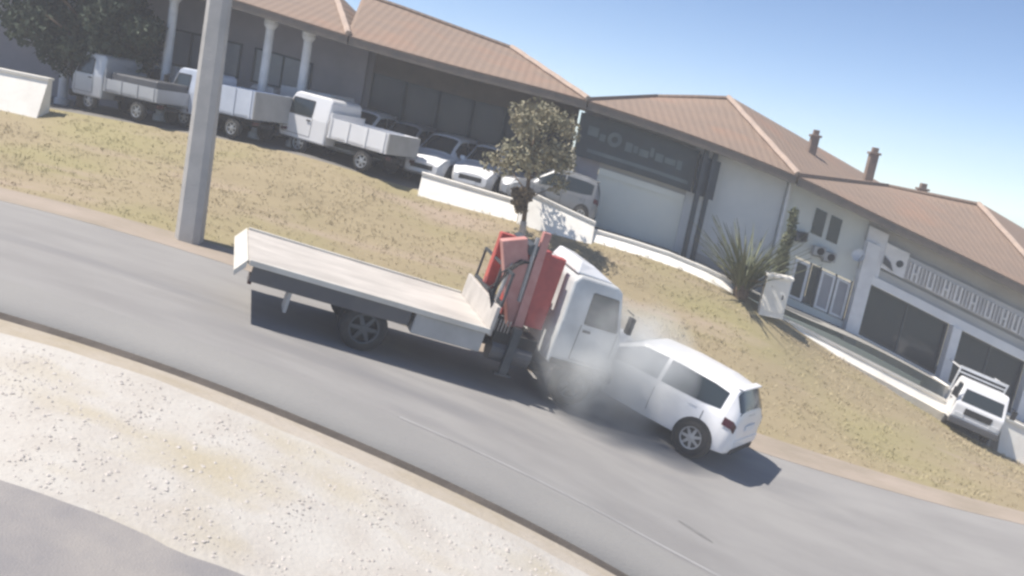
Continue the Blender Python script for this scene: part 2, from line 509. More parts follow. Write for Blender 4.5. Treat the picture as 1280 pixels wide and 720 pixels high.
def window(t, x0, x1, lo, hi, y, frame='frame_white', glass='glass_dark', fw=.05, bars=1):
    fr = MB()
    panel(fr, x0, x0 + fw, lo, hi, y - .05, y + .02)
    panel(fr, x1 - fw, x1, lo, hi, y - .05, y + .02)
    panel(fr, x0 + fw, x1 - fw, lambda x: hi(x) - fw, hi, y - .048, y + .02)
    panel(fr, x0 + fw, x1 - fw, lo, lambda x: lo(x) + fw, y - .048, y + .02)
    for k in range(1, bars):
        xm = x0 + (x1 - x0) * k / bars
        panel(fr, xm - fw * .4, xm + fw * .4, lambda x: lo(x) + fw, lambda x: hi(x) - fw, y - .046, y + .02)
    w = fr.build('window', frame, t)
    for k in range(bars):
        a = x0 + (x1 - x0) * k / bars + fw * .5
        b = x0 + (x1 - x0) * (k + 1) / bars - fw * .5
        panel(MB(), a, b, lambda x: lo(x) + fw * .8, lambda x: hi(x) - fw * .8, y - .012, y).build('pane', glass, w)
    return w

# --- building with the columned porch, far up the hill
A = building('shop building with white porch columns and grey glazing behind the parked trucks', -26, -5.55,
             [(-24, 9.35), (-15, 8.75), (-7.15, 7.85)])
wallpart(A, 'wall', -26, -5.6, zt(0, -.3), zt(.985), 'wall_violet', 29.6, 29.9)
for x0, x1 in ((-15.6, -13.6), (-13.2, -11.9), (-11.7, -9.4), (-9.0, -7.2)):
    window(A, x0, x1, zt(.42), zt(.72), 29.58, 'dark_metal', 'glass_pale', .06, 3 if x1 - x0 > 1.9 else 2)
window(A, -8.9, -6.0, zt(.02), zt(.40), 29.58, 'dark_metal', 'glass_room', .06, 3)
window(A, -12.5, -9.4, zt(.02), zt(.38), 29.58, 'dark_metal', 'glass_room', .06, 3)
for x in (-13.4, -10.6, -7.88, -6.8):
    c = MB()
    z0, z1 = plat_z(x) - .1, eave_z(x) - .06
    c.lathe([(0, z0), (.20, z0), (.20, z0 + .25), (.13, z0 + .3), (.12, z1 - .3), (.19, z1 - .2), (.19, z1 - .01), (0, z1 - .01)], (x, Y_WALL, 0), 16, 'z')
    c.build('column', 'frame_white', A, smooth=False)

# --- dark glazed showroom
B = building('dark glazed car showroom building behind the white parked cars', -5.5, 1.02,
             [(-6.2, 7.98), (-5.0, 7.82), (-1.45, 7.26)])
wallpart(B, 'wall', -5.5, 1.0, zt(.80), zt(.985), 'fascia', 30.1, 30.3)
wallpart(B, 'wall', -5.5, 1.0, zt(0, -.3), zt(.04), 'wall_violet', 30.1, 30.3)
for k in range(6):
    window(B, -5.45 + k * 1.07, -4.42 + k * 1.07, zt(.04), zt(.80), 30.15, 'dark_metal', 'glass_room', .05, 1)
for k in range(6):
    wallpart(B, 'post', -4.45 + k * 1.07, -4.37 + k * 1.07, zt(.04), zt(.80), 'dark_metal', 29.95, 30.07)

wallpart(B, 'wall', -6.3, -5.45, zt(0, -.3), zt(.985), 'wall_violet', 29.95, 30.3)

# --- shop with the dark sign board and big shutter
C = building('shop building with dark sign board and wide grey roller shutter', 1.06, 6.92,
             [(3.35, 6.66), (4.6, 6.88), (5.49, 7.02)], back=(12.2, 34.0, 5.20))
wallpart(C, 'wall', 1.06, 1.74, zt(0, -.3), zt(.985), 'wall_violet')
wallpart(C, 'wall', 1.74, 4.26, zt(.50), zt(.985), 'band')
wallpart(C, 'lintel', 1.76, 4.24, zt(.455), zt(.515), 'shutter', Y_WALL - .05, Y_WALL - .003)
sh = wallpart(C, 'shutter', 1.74, 4.26, zt(0, -.1), zt(.455), 'shutter', Y_WALL + .04, Y_WALL + .10)
for k in range(16):
    wallpart(C, 'slat', 1.76, 4.24, zt(.02 + k * .027), zt(.042 + k * .027), 'shutter', Y_WALL + .022, Y_WALL + .042).parent = sh
wallpart(C, 'wall', 4.26, 6.95, zt(0, -.3), zt(.985), 'wall_grey')
wallpart(C, 'plinth', 4.9, 6.95, zt(0, -.3), zt(.07), 'band', Y_WALL - .03, Y_WALL - .002)
for x in (4.42, 4.68):
    wallpart(C, 'post', x, x + .13, zt(0, -.05), zt(.96), 'dark_metal', 26.42, 26.55)
wallpart(C, 'post_head', 4.36, 4.95, zt(.56), zt(.90), 'dark_metal', 26.56, 26.70)
dp = MB().tube((7.02, 26.9, plat_z(7.0)), (7.02, 26.9, eave_z(7.0) - .15), .055, n=8)
dp.build('downpipe', 'frame_white', C)

# --- shop row with the pale letter sign
D = building('pale shop building with two big dark shop windows and letter sign', 6.98, 14.95,
             [(11.04, 5.30), (13.92, 5.28)], back=(20.5, 34.0, 3.55))
zlo = zt(0, -.3)
wallpart(D, 'wall', 6.98, 9.42, zt(.42), zt(.985), 'wall_green')
wallpart(D, 'wall', 6.98, 9.42, zlo, zt(.06), 'wall_green')
wallpart(D, 'wall', 6.98, 7.66, zt(.06), zt(.42), 'wall_green')
window(D, 7.68, 8.12, zt(.07), zt(.40), Y_WALL + .03, 'frame_white', 'glass_dark', .07)
window(D, 8.20, 8.42, zt(.07), zt(.41), Y_WALL + .03, 'dark_metal', 'glass_dark', .03)
window(D, 8.48, 8.90, zt(.07), zt(.40), Y_WALL + .03, 'frame_white', 'glass_pale', .07)
window(D, 8.95, 9.36, zt(.07), zt(.40), Y_WALL + .03, 'frame_white', 'glass_pale', .07)
for x in (8.14, 8.44, 8.915, 9.38):
    wallpart(D, 'mullion', x, x + .03, zt(.06), zt(.42), 'dark_metal', Y_WALL + .02, Y_WALL + .12)
for x in (7.90, 8.36):
    wallpart(D, 'window', x, x + .33, zt(.655), zt(.87), 'glass_dark', Y_WALL - .025, Y_WALL - .004)
wallpart(D, 'wall', 9.42, 14.9, zt(.62), zt(.985), 'band')
wallpart(D, 'beam', 9.42, 14.9, zt(.47), zt(.545), 'wall_pale', Y_WALL - .22, Y_WALL + .2)
wallpart(D, 'wall', 9.42, 14.9, zt(.545), zt(.62), 'band', Y_WALL - .10, Y_WALL + .2)
wallpart(D, 'wall', 9.42, 10.0, zt(.546), zt(.93), 'wall_pale', Y_WALL - .16, Y_WALL - .104)
for x, w in ((9.44, .38), (12.36, .26), (14.75, .26)):
    wallpart(D, 'pillar', x, x + w, zlo, zt(.80) if x < 10 else zt(.47), 'pillar', Y_WALL - .28, Y_WALL + .05)
for x0, x1 in ((9.84, 12.34), (12.64, 14.73)):
    window(D, x0, x1, zt(.015), zt(.468), Y_WALL + .08, 'dark_metal', 'glass_dark', .06, 2)
wallpart(D, 'sill', 9.84, 14.73, zlo, zt(.014), 'white_wall', Y_WALL - .2, Y_WALL + .2)
# chimneys stand on the roof
for x, y, z0, z1, w in ((8.30, 30.3, 4.9, 6.38, .24), (10.40, 30.9, 4.9, 6.22, .26), (12.2, 31.0, 4.9, 5.42, .26)):
    c = MB().box((x, y, (z0 + z1) / 2), (w, w, z1 - z0))
    c.box((x, y, z1 + .02), (w + .09, w + .09, .07))
    c.box((x, y, z1 + .13), (w * .7, w * .7, .15))
    c.build('chimney', 'clay', D, bevel=.01)
# wall-mounted air conditioners
for x, t0, al in ((7.62, .55, 'dark air conditioner box on the green-grey wall beside the slim shrub'), (8.20, .50, 'grey air conditioner box directly below the slit window nearer the slim shrub'), (8.52, .49, 'grey air conditioner box directly below the slit window nearer the dish')):
    z = zt(t0)(x)
    ac = thing('air_conditioner', al, 'air conditioner', (x, Y_WALL - .16, z), group='air conditioners below the slit windows')
    MB().box((0, 0, .13), (.34, .24, .26)).build('casing', 'box_grey' if x > 8 else 'paint_dark', ac, bevel=.02)
    MB().lathe([(0, -.128), (.10, -.128), (.11, -.118)], (.03, 0, .13), 16, 'y').build('fan_grille', 'black', ac)
    MB().span((-.13, 0.10, -.04), (.13, .16, -.01)).build('bracket', 'dark_metal', ac)

# satellite dish
d = thing('satellite_dish', 'white satellite dish on the wall beside the pale pillar', 'satellite dish', (9.24, 26.62, 3.30))
prof = [(0.001 + .20 * math.sin(a), -.13 * (1 - math.cos(a))) for a in np.linspace(0, 1.1, 8)]
o = MB().lathe(prof, (0, 0, 0), 20, 'y').build('reflector', 'frame_white', d, smooth=True)
o.rotation_euler = (R(-18), 0, R(-25))
MB().tube((0, 0, 0), (.05, .38, -.12), .018).build('bracket', 'steel', d)
MB().tube((0, -.10, -.12), (0.04, -.24, .06), .012).build('feed_arm', 'steel', d)

# --- signs
def glyph_bars(kind, w, h):
    s = w * .28
    if kind == 'I': return [(w / 2 - s / 2, 0, w / 2 + s / 2, h)]
    if kind == 'U': return [(0, 0, s, h), (w - s, 0, w, h), (s, 0, w - s, s)]
    if kind == 'H': return [(0, 0, s, h), (w - s, 0, w, h), (s, h * .4, w - s, h * .4 + s)]
    if kind == 'E': return [(0, 0, s, h), (s, 0, w, s), (s, h * .42, w * .85, h * .42 + s), (s, h - s, w, h)]
    if kind == 'T': return [(w / 2 - s / 2, 0, w / 2 + s / 2, h - s), (0, h - s, w, h)]
    if kind == 'L': return [(0, 0, s, h), (s, 0, w, s)]
    return [(0, 0, s, h), (w - s, 0, w, h), (s, 0, w - s, s), (s, h - s, w - s, h)]   # O
def letter(parent, kind, x, z, w, h, slope, y0, y1, m):
    mb = MB()
    for a, b, c, e in glyph_bars(kind, w, h):
        za, zc = z + a * slope, z + c * slope
        mb.hexa([(x + a, y0, za + b), (x + c, y0, zc + b), (x + c, y1, zc + b), (x + a, y1, za + b), (x + a, y0, za + e), (x + c, y0, zc + e), (x + c, y1, zc + e), (x + a, y1, za + e)])
    return mb.build('letter', m, parent)
s1 = thing('sign_board', 'long dark shop sign board with faded pale lettering above the shutter', 'sign')
panel(MB(), .95, 4.34, zt(.56), zt(.93), 26.72, 26.80).build('board', 'sign_dark', s1)
x = 1.22
for k, (t0, t1_, w, gap) in enumerate([(.76, .84, .30, .05), (.74, .80, .16, .10), (0, 0, 0, .48), (.72, .80, .20, .04), (.73, .79, .12, .05), (.72, .78, .26, .04), (.74, .82, .10, .06), (.72, .79, .22, .05), (.73, .78, .30, .05), (.71, .79, .14, .05)]):
    if w == 0:      # the round emblem
        z = zt(.74)(x + .16)
        MB().lathe([(.09, 26.715), (.09, 26.69), (.20, 26.69), (.20, 26.715)], (x + .16, 0, z + .14), 20, 'y').build('emblem', 'sign_pale', s1)
    else:           # lettering too faded to read
        panel(MB(), x, x + w, zt(t0), zt(t1_), 26.70, 26.718).build('faded_mark', 'sign_pale', s1)
    x += w + gap
panel(MB(), 1.3, 4.2, zt(.615), zt(.645), 26.70, 26.718).build('stripe', 'sign_pale', s1)
s2 = thing('sign_letters', 'row of raised white block letters with dark logo on grey band', 'sign')
panel(MB(), 10.70, 14.7, zt(.645), zt(.835), 26.83, 26.87).build('backing', 'sign_back', s2)
kinds = 'IHIIUIIHIUIIHIIUIIHIUI'
x = 10.72
for k, kd in enumerate(kinds):
    w = .20 if kd != 'I' else .085
    z = zt(.655)(x)
    sl = (zt(.655)(x + .3) - z) / .3
    letter(s2, kd, x, z, w, .47, sl, 26.74, 26.82, 'sign_white')
    x += w + .035
panel(MB(), 9.99, 10.68, zt(.64), zt(.86), 26.80, 26.85).build('logo_plate', 'sign_white', s2)
z = zt(.70)(10.05)
MB().hexa([(10.0, 26.76, z - .05), (10.33, 26.76, z - .22), (10.33, 26.79, z - .22), (10.0, 26.79, z - .05), (10.0, 26.76, z + .17), (10.2, 26.76, z + .02), (10.2, 26.79, z + .02), (10.0, 26.79, z + .17)]).build('logo_mark', 'paint_dark', s2)
MB().lathe([(.0, 26.78), (.10, 26.78), (.10, 26.798)], (10.47, 0, z + .02), 16, 'y').build('logo_mark', 'dark_metal', s2)

# --- boundary walls in front of the shops
def low_wall(name, label, x0, x1, lo, hi, y0, y1, m='white_wall', coping=True, cat='wall', ch=.06, batter=.42):
    t = thing(name, label, cat)
    mb = panel(MB(), x0, x1, lo, hi, y0, y1)
    if batter:      # outer face slanted back from a thicker foot, shaped to catch more sun
        mb.v = [(p[0], p[1] - batter if abs(p[1] - y0) < 1e-6 and k % 4 == 0 else p[1], p[2]) for k, p in enumerate(mb.v)]
    mb.build('wall', m, t)
    if coping:
        panel(MB(), x0 - .02, x1 + .02, lambda x: hi(x) + .001, lambda x: hi(x) + ch, y0 - .05, y1 + .05).build('coping', 'white_wall', t)
    return t
lin = lambda a, b: (lambda x: a[1] + (b[1] - a[1]) * (x - a[0]) / (b[0] - a[0]))
vz = lambda d: (lambda x: verge_z(x) + d)
low_wall('boundary_wall', 'low white boundary wall below the row of white cars', -2.85, -.22, vz(-.3), lin((-2.85, 3.33), (-.22, 3.08)), 25.0, 25.2)
low_wall('boundary_wall', 'taller white boundary wall between the young tree and roller shutter', -.20, 1.80, vz(-.3), lin((-.2, 3.42), (1.8, 2.92)), 24.96, 25.18)
low_wall('boundary_wall', 'thin white kerb wall below the roller shutter and grey wall', 1.82, 5.95, vz(-.3), lambda x: verge_z(x) + .13, 24.98, 25.16)
low_wall('boundary_wall', 'pale end wall beside the dark green tree', -15.5, -12.55, vz(-.3), lin((-15.5, 3.92), (-12.5, 3.90)), 24.5, 24.7, 'white_wall')
rw = low_wall('retaining_wall', 'white retaining wall with a ledge below the dark shop windows', 7.1, 11.98, vz(-.4), lambda x: float(np.interp(x, [7.1, 11.98], [1.42, .03])), 25.02, 25.3, 'white_wall')
panel(MB(), 7.1, 11.98, vz(-.4), lambda x: float(np.interp(x, [7.1, 11.98], [1.25, -.25])), 24.78, 25.018).build('plinth', 'plinth', rw)
low_wall('retaining_wall', 'white retaining wall beyond the small parked truck', 13.5, 19, vz(-.5), lambda x: plat_z(x) - .05, 25.02, 25.3, 'white_wall', batter=.3)

dw = low_wall('retaining_wall', 'pale sunken walls round the driveway where the small white truck stands', 12.0, 13.5, lambda x: verge_z(x) - .2, lambda x: plat_z(x) + .02, 26.86, 27.0, 'white_wall', coping=False, batter=0)
for xa in (11.985, 13.515):
    MB().hexa([(xa - .06, 25.31, verge_z(xa) - .3), (xa + .06, 25.31, verge_z(xa) - .3), (xa + .06, 26.85, verge_z(xa) - .3), (xa - .06, 26.85, verge_z(xa) - .3), (xa - .06, 25.31, plat_z(xa) + .02), (xa + .06, 25.31, plat_z(xa) + .02), (xa + .06, 26.85, plat_z(xa) + .02), (xa - .06, 26.85, plat_z(xa) + .02)]).build('side_wall', 'white_wall', dw)

# grey service cabinet
cb = thing('service_cabinet', 'pale grey service cabinet standing beside the spiky palm bush', 'cabinet', (6.66, 24.5, 1.50), R(-6))
MB().span((-.31, -.2, 0), (.31, .2, 1.02)).build('body', 'white_wall', cb, bevel=.015)
MB().span((-.35, -.25, 1.02), (.35, .25, 1.10)).build('lid', 'white_wall', cb, bevel=.015)
MB().span((-.25, -.213, .15), (.25, -.201, .92)).build('door', 'white_wall', cb, bevel=.004)
MB().span((.16, -.235, .5), (.19, -.214, .62)).build('handle', 'dark_metal', cb)

# ------------------------------------------------------------------ pole
pl = thing('utility_pole', 'thick tapered concrete utility pole at the edge of the road', 'pole', (-6.44, 18.62, ground(-6.44, 18.62) - .1))
pb = MB()
def ring(z, w, dth):
    c = .22
    return [(w / 2 * a, dth / 2 * b, z) for a, b in ((-1, -1 + c * 2), (-1 + c * 2, -1), (1 - c * 2, -1), (1, -1 + c * 2), (1, 1 - c * 2), (1 - c * 2, 1), (-1 + c * 2, 1), (-1, 1 - c * 2))]
vs, fs = [], []
zs = [0, 1.5, 3, 4.5, 6, 7.5, 9]
for i, z in enumerate(zs):
    vs += ring(z, .50 - .018 * z, .42 - .015 * z)
    if i:
        fs += [((i - 1) * 8 + k, (i - 1) * 8 + (k + 1) % 8, i * 8 + (k + 1) % 8, i * 8 + k) for k in range(8)]
fs += [tuple(range(7, -1, -1)), tuple(48 + k for k in range(8))]
pb.add(vs, fs)
pb.build('shaft', 'concrete', pl)
MB().span((-.9, -.06, 8.3), (.9, .06, 8.45)).build('cross_arm', 'steel', pl)
for x in (-.8, 0, .8):
    MB().lathe([(0, 0), (.05, 0), (.05, .06), (.08, .08), (.05, .12), (.07, .15), (.03, .2), (0, .2)], (x, 0, 8.45 if x else 9.0), 10, 'z').build('insulator', 'box_grey', pl)
pl.rotation_euler = (0, R(-.3), 0)

# ------------------------------------------------------------------ vegetation
def leaves(n, centres, size, flat=.7, seed=1):
    """many small leaf faces spread through clumps: centres = [(x, y, z, rx, ry, rz, weight)]"""
    g = np.random.default_rng(seed)
    w = np.array([c[6] for c in centres])
    pick = g.choice(len(centres), n, p=w / w.sum())
    c = np.array(centres)[pick]
    d = g.normal(size=(n, 3))
    d /= np.linalg.norm(d, axis=1)[:, None]
    rad = g.random(n) ** (1 / 2.2)
    p = c[:, :3] + d * rad[:, None] * c[:, 3:6]
    a = g.normal(size=(n, 3)); a /= np.linalg.norm(a, axis=1)[:, None]
    b = np.cross(a, g.normal(size=(n, 3))); b /= np.linalg.norm(b, axis=1)[:, None]
    s = size * (.6 + .8 * g.random(n))[:, None]
    a = a * s
    b = b * s * .45
    v = np.stack([p - a, p + b, p + a, p - b], 1).reshape(-1, 3)
    mb = MB()
    mb.v = [tuple(q) for q in v.tolist()]
    mb.f = [(4 * i, 4 * i + 1, 4 * i + 2, 4 * i + 3) for i in range(n)]
    return mb

def clumps(n, c, r, cr, seed):
    g = random.Random(seed)
    out = []
    for _ in range(n):
        while True:
            q = [g.uniform(-1, 1) for _ in range(3)]
            if sum(k * k for k in q) < 1:
                break
        k = g.uniform(.6, 1.3)
        out.append((c[0] + q[0] * r[0], c[1] + q[1] * r[1], c[2] + q[2] * r[2], cr * k, cr * k, cr * k * .8, k))
    return out

# young roadside tree
tz = ground(-.03, 23.75)
tr = thing('young_tree', 'young sparse olive-brown tree with whitewashed trunk foot on the verge', 'tree', (-.03, 23.75, tz - .1))
MB().path([(0, 0, 0), (.01, 0, .45), (.0, .02, .62)], [.12, .085, .08], 9).build('trunk_foot', 'limewash', tr, smooth=True)
tk = MB().path([(0, .02, .62), (-.03, 0, 1.1), (-.10, .02, 1.9), (-.16, 0, 3.3)], [.062, .055, .045, .015], 8)
tips = []
for k in range(11):
    a = k * 2.4
    z = 1.15 + .17 * k
    e = (-.1 + math.cos(a) * (.75 - .03 * k), math.sin(a) * .6, z + .5)
    tk.path([(-.05, 0, z), (-.07 + math.cos(a) * .3, math.sin(a) * .3, z + .22), e], [.026, .017, .008], 6)
    tips.append(e)
tk.build('trunk', 'trunk', tr, smooth=True)
cl = clumps(24, (-.24, 0, 2.5), (1.02, .75, 1.15), .36, 5) + [(e[0], e[1], e[2], .3, .3, .26, .8) for e in tips]
leaves(4600, cl, .06, seed=3).build('crown', 'leaf_olive', tr)
cl2 = clumps(9, (-.1, 0, 1.25), (.28, .25, .42), .16, 9)
leaves(900, cl2, .06, seed=4).build('dead_foliage', 'leaf_dead', tr)

# dark tree at the top of the street
t2 = thing('dark_tree', 'big dark green tree rising behind the pale end wall', 'tree', (-12.75, 26.9, plat_z(-12.75) - .1))
tk = MB().path([(0, 0, 0), (.05, 0, 1.0), (.0, .1, 2.2), (.1, 0, 3.6)], [.22, .18, .13, .04], 9)
for k in range(9):
    a = k * 2.1
    tk.path([(0, 0, 1.1 + .2 * k), (math.cos(a) * .8, math.sin(a) * .7, 1.7 + .22 * k), (math.cos(a) * 1.5, math.sin(a) * 1.2, 1.9 + .25 * k)], [.07, .045, .015], 6)
tk.build('trunk', 'trunk', t2, smooth=True)
leaves(24000, clumps(40, (.0, 0, 2.45), (1.95, 1.3, 1.30), .58, 21), .085, seed=8).build('crown', 'leaf_dark', t2)

# spiky palm bush
pz = verge_z(6.1)
pm = thing('palm_bush', 'spiky grey-green palm bush fanning out before the grey wall', 'palm', (5.86, 24.75, verge_z(5.86) + .0))
def frond(L, bend, w):
    mb = MB()
    n = 7
    L_, R_ = [], []
    for i in range(n + 1):
        t = i / n
        x = L * (math.sin(bend * t) / bend if bend else t)
        z = L * t * (1 - .35 * bend * t)
        ww = w * (1 - t) ** .7 * (.5 + 1.2 * min(t * 3, .6))
        L_.append((x, -ww, z + ww * .3))
        R_.append((x, ww, z + ww * .3))
    mid = [((a[0] + b[0]) / 2, 0, a[2] - .02) for a, b in zip(L_, R_)]
    mb.grid([[a, m_, b] for a, m_, b in zip(L_, mid, R_)])
    return mb
fm = [frond(1.9, .6, .034).mesh('leaf', 'leaf_palm', True), frond(1.6, 1.1, .036).mesh('leaf', 'leaf_palm', True), frond(1.95, .25, .04).mesh('leaf', 'leaf_palm', True), frond(1.0, 1.2, .045).mesh('leaf', 'leaf_dead', True)]
g = random.Random(4)
for k in range(170):
    lf = bpy.data.objects.new('leaf', fm[k % 3 if k < 158 else 3])
    COL.objects.link(lf)
    lf.parent = pm
    lf.location = (g.uniform(-.13, .13), g.uniform(-.13, .13), g.uniform(0, .3))
    lf.rotation_euler = (g.uniform(-.22, .22), g.uniform(-.34, .18) if k < 158 else g.uniform(0, .4), g.uniform(0, 2 * math.pi))
    s = g.uniform(.5, .92)
    lf.scale = (s, s, s)
MB().lathe([(.2, -.1), (.22, .1), (.15, .35), (.05, .45)], (0, 0, 0), 10, 'z').build('trunk', 'trunk', pm)
# thin upright shrub beside the downpipe
cy = thing('slim_shrub', 'slim dark upright shrub beside the white downpipe', 'shrub', (6.98, 25.7, plat_z(6.98) - .05))
MB().path([(0, 0, 0), (.03, 0, 1.2), (0, 0, 2.5)], [.05, .035, .01], 7).build('trunk', 'trunk', cy)
leaves(2600, [(0.02 * math.sin(k), 0, .45 + k * .2, .24 - .012 * k, .2, .2, 1.4 - .08 * k) for k in range(11)], .05, seed=12).build('crown', 'leaf_palm', cy)

# dry grass on the verge
def blades(n, x0, x1, y0, y1, h0, h1, seed, mask=None):
    g = np.random.default_rng(seed)
    V, Fc = [], []
    i = 0
    while i < n:
        x = g.uniform(x0, x1); y = g.uniform(y0, y1)
        d = mnoise.noise(Vector((x * .55, y * .9, 7))) + .5 * mnoise.noise(Vector((x * 2.1, y * 2.1, 2)))
        i += 1
        if d < g.uniform(-.9, .5):
            continue
        z = verge_ground(x, y)
        h = g.uniform(h0, h1) * (1 + .7 * max(0, d))
        for _ in range(3):
            a = g.uniform(0, 6.283)
            w = .012
            lx, ly = g.normal(0, .9) * h, g.normal(0, .9) * h
            ox, oy = g.normal(0, .04), g.normal(0, .04)
            k = len(V)
            V += [(x + ox - w * math.cos(a), y + oy - w * math.sin(a), z - .01), (x + ox + w * math.cos(a), y + oy + w * math.sin(a), z - .01), (x + ox + lx, y + oy + ly, z + h)]
            Fc.append((k, k + 1, k + 2))
    mb = MB()
    mb.v, mb.f = V, Fc
    return mb
gb = blades(20000, -19, 19, 18.8, 24.9, .02, .06, 5)
struct(tag(gb.build('dry_grass', 'grass_dry'), 'dry straw-coloured grass growing on the sloping verge', 'grass'), 'stuff')
# loose stones
def stones(n, seed):
    g = np.random.default_rng(seed)
    base = np.array([(0, 0, 1), (1, 0, 0), (0, 1, 0), (-1, 0, 0), (0, -1, 0), (0, 0, -1)], float)
    tri = [(0, 1, 2), (0, 2, 3), (0, 3, 4), (0, 4, 1), (5, 2, 1), (5, 3, 2), (5, 4, 3), (5, 1, 4)]
    mb = MB()
    for _ in range(n):
        x = g.uniform(-9, 7); y = g.uniform(8.1, 10.95)
        if y < 8.0 + near_edge(x) + .1:
            continue
        s = .007 + .024 * g.random() ** 4
        z = gravel_ground(x, y)
        q = base * (s * (.6 + .8 * g.random((6, 3)))) * np.array([1, 1, .6])
        a = g.uniform(0, 6.28)
        c, sn = math.cos(a), math.sin(a)
        q = np.stack([q[:, 0] * c - q[:, 1] * sn, q[:, 0] * sn + q[:, 1] * c, q[:, 2]], 1) + np.array([x, y, z])
        mb.add(q.tolist(), tri)
    return mb
struct(tag(stones(9000, 3).build('loose_stones', 'stone'), 'pale loose stones scattered over the gravel strip', 'stones'), 'stuff')

# ------------------------------------------------------------------ vehicles
def wheel(parent, x, y, r, w, side, rim='rim', spokes=7):
    t = MB()
    prof = [(r * .62, -w / 2), (r * .9, -w / 2), (r * .98, -w * .36), (r, -w * .2), (r, w * .2), (r * .98, w * .36), (r * .9, w / 2), (r * .62, w / 2)]
    t.lathe(prof, (x, y, r), 28)
    wh = t.build('wheel', 'rubber', parent, smooth=True)
    rm = MB()
    o = y + side * w * .30
    rm.lathe([(r * .64, o - side * .04), (r * .64, o + side * .05), (r * .57, o + side * .045), (r * .55, o)], (x, 0, r), 28)
    for k in range(spokes):
        a = 2 * math.pi * k / spokes
        d = Vector((math.cos(a), 0, math.sin(a)))
        c = Vector((x, o + side * .02, r))
        rm.beam(c + d * r * .08, c + d * r * .58, .03, r * .2, .02, r * .14)
    rm.lathe([(0, o + side * .045), (r * .15, o + side * .04), (r * .17, o)], (x, 0, r), 14)
    rm.build('rim', rim, wh)
    MB().lathe([(0, o - side * .06), (r * .6, o - side * .06)], (x, 0, r), 20).build('brake_disc', 'black', wh)
    return wh

CARX = [-1.93, -1.90, -1.84, -1.64, -1.2, -.4, .3, .75, 1.15, 1.5, 1.85, 2.05]
CARS = np.array([  # half width, bottom, belt, roof half width, roof
    (.68, .40, .60, .58, .64), (.77, .32, .86, .66, .92), (.83, .28, .93, .64, 1.10), (.865, .25, .95, .60, 1.42),
    (.89, .22, .94, .61, 1.49), (.89, .20, .92, .62, 1.51), (.89, .20, .91, .61, 1.47), (.885, .20, .90, .64, 1.22),
    (.88, .20, .905, .70, .96), (.86, .21, .87, .66, .90), (.80, .24, .77, .60, .80), (.66, .32, .58, .50, .63)])
def car_section(x):
    p = [float(np.interp(x, CARX, CARS[:, k])) for k in range(5)]
    return p
def car_rows(x):
    w, b, t, wr, rf = car_section(x)
    mid = b + (t - b) * .55
    return [(0, b), (w * .80, b), (w * .95, b + .04), (w * .985, b + .14), (w, mid), (w * .985, t - .07), (w * .965, t), (wr + .02, max(rf - .07, t + .005)), (wr * .93, rf - .02 if rf - .02 > t else t + .01), (wr * .6, rf + .012), (0, rf + .02)]
def deform(p, crush):
    if not crush or p[0] < .75:
        return p
    x = .75 + (p[0] - .75) * (.60 if p[0] > .75 else 1)
    k = min(1, (p[0] - .75) / 1.1)
    n1 = mnoise.noise(Vector((p[0] * 3.3, p[1] * 3.1, p[2] * 3.3)))
    n2 = mnoise.noise(Vector((p[0] * 7.1 + 5, p[1] * 6.0, p[2] * 6.0)))
    z = p[2]
    if z > .6:
        z += k * (.16 * math.sin(min(1, k * 1.3) * 3.1) + .10 * n1)
    return (x + k * (.14 * n1 + .08 * n2), p[1] + k * .07 * n2, z + k * .05 * n2)

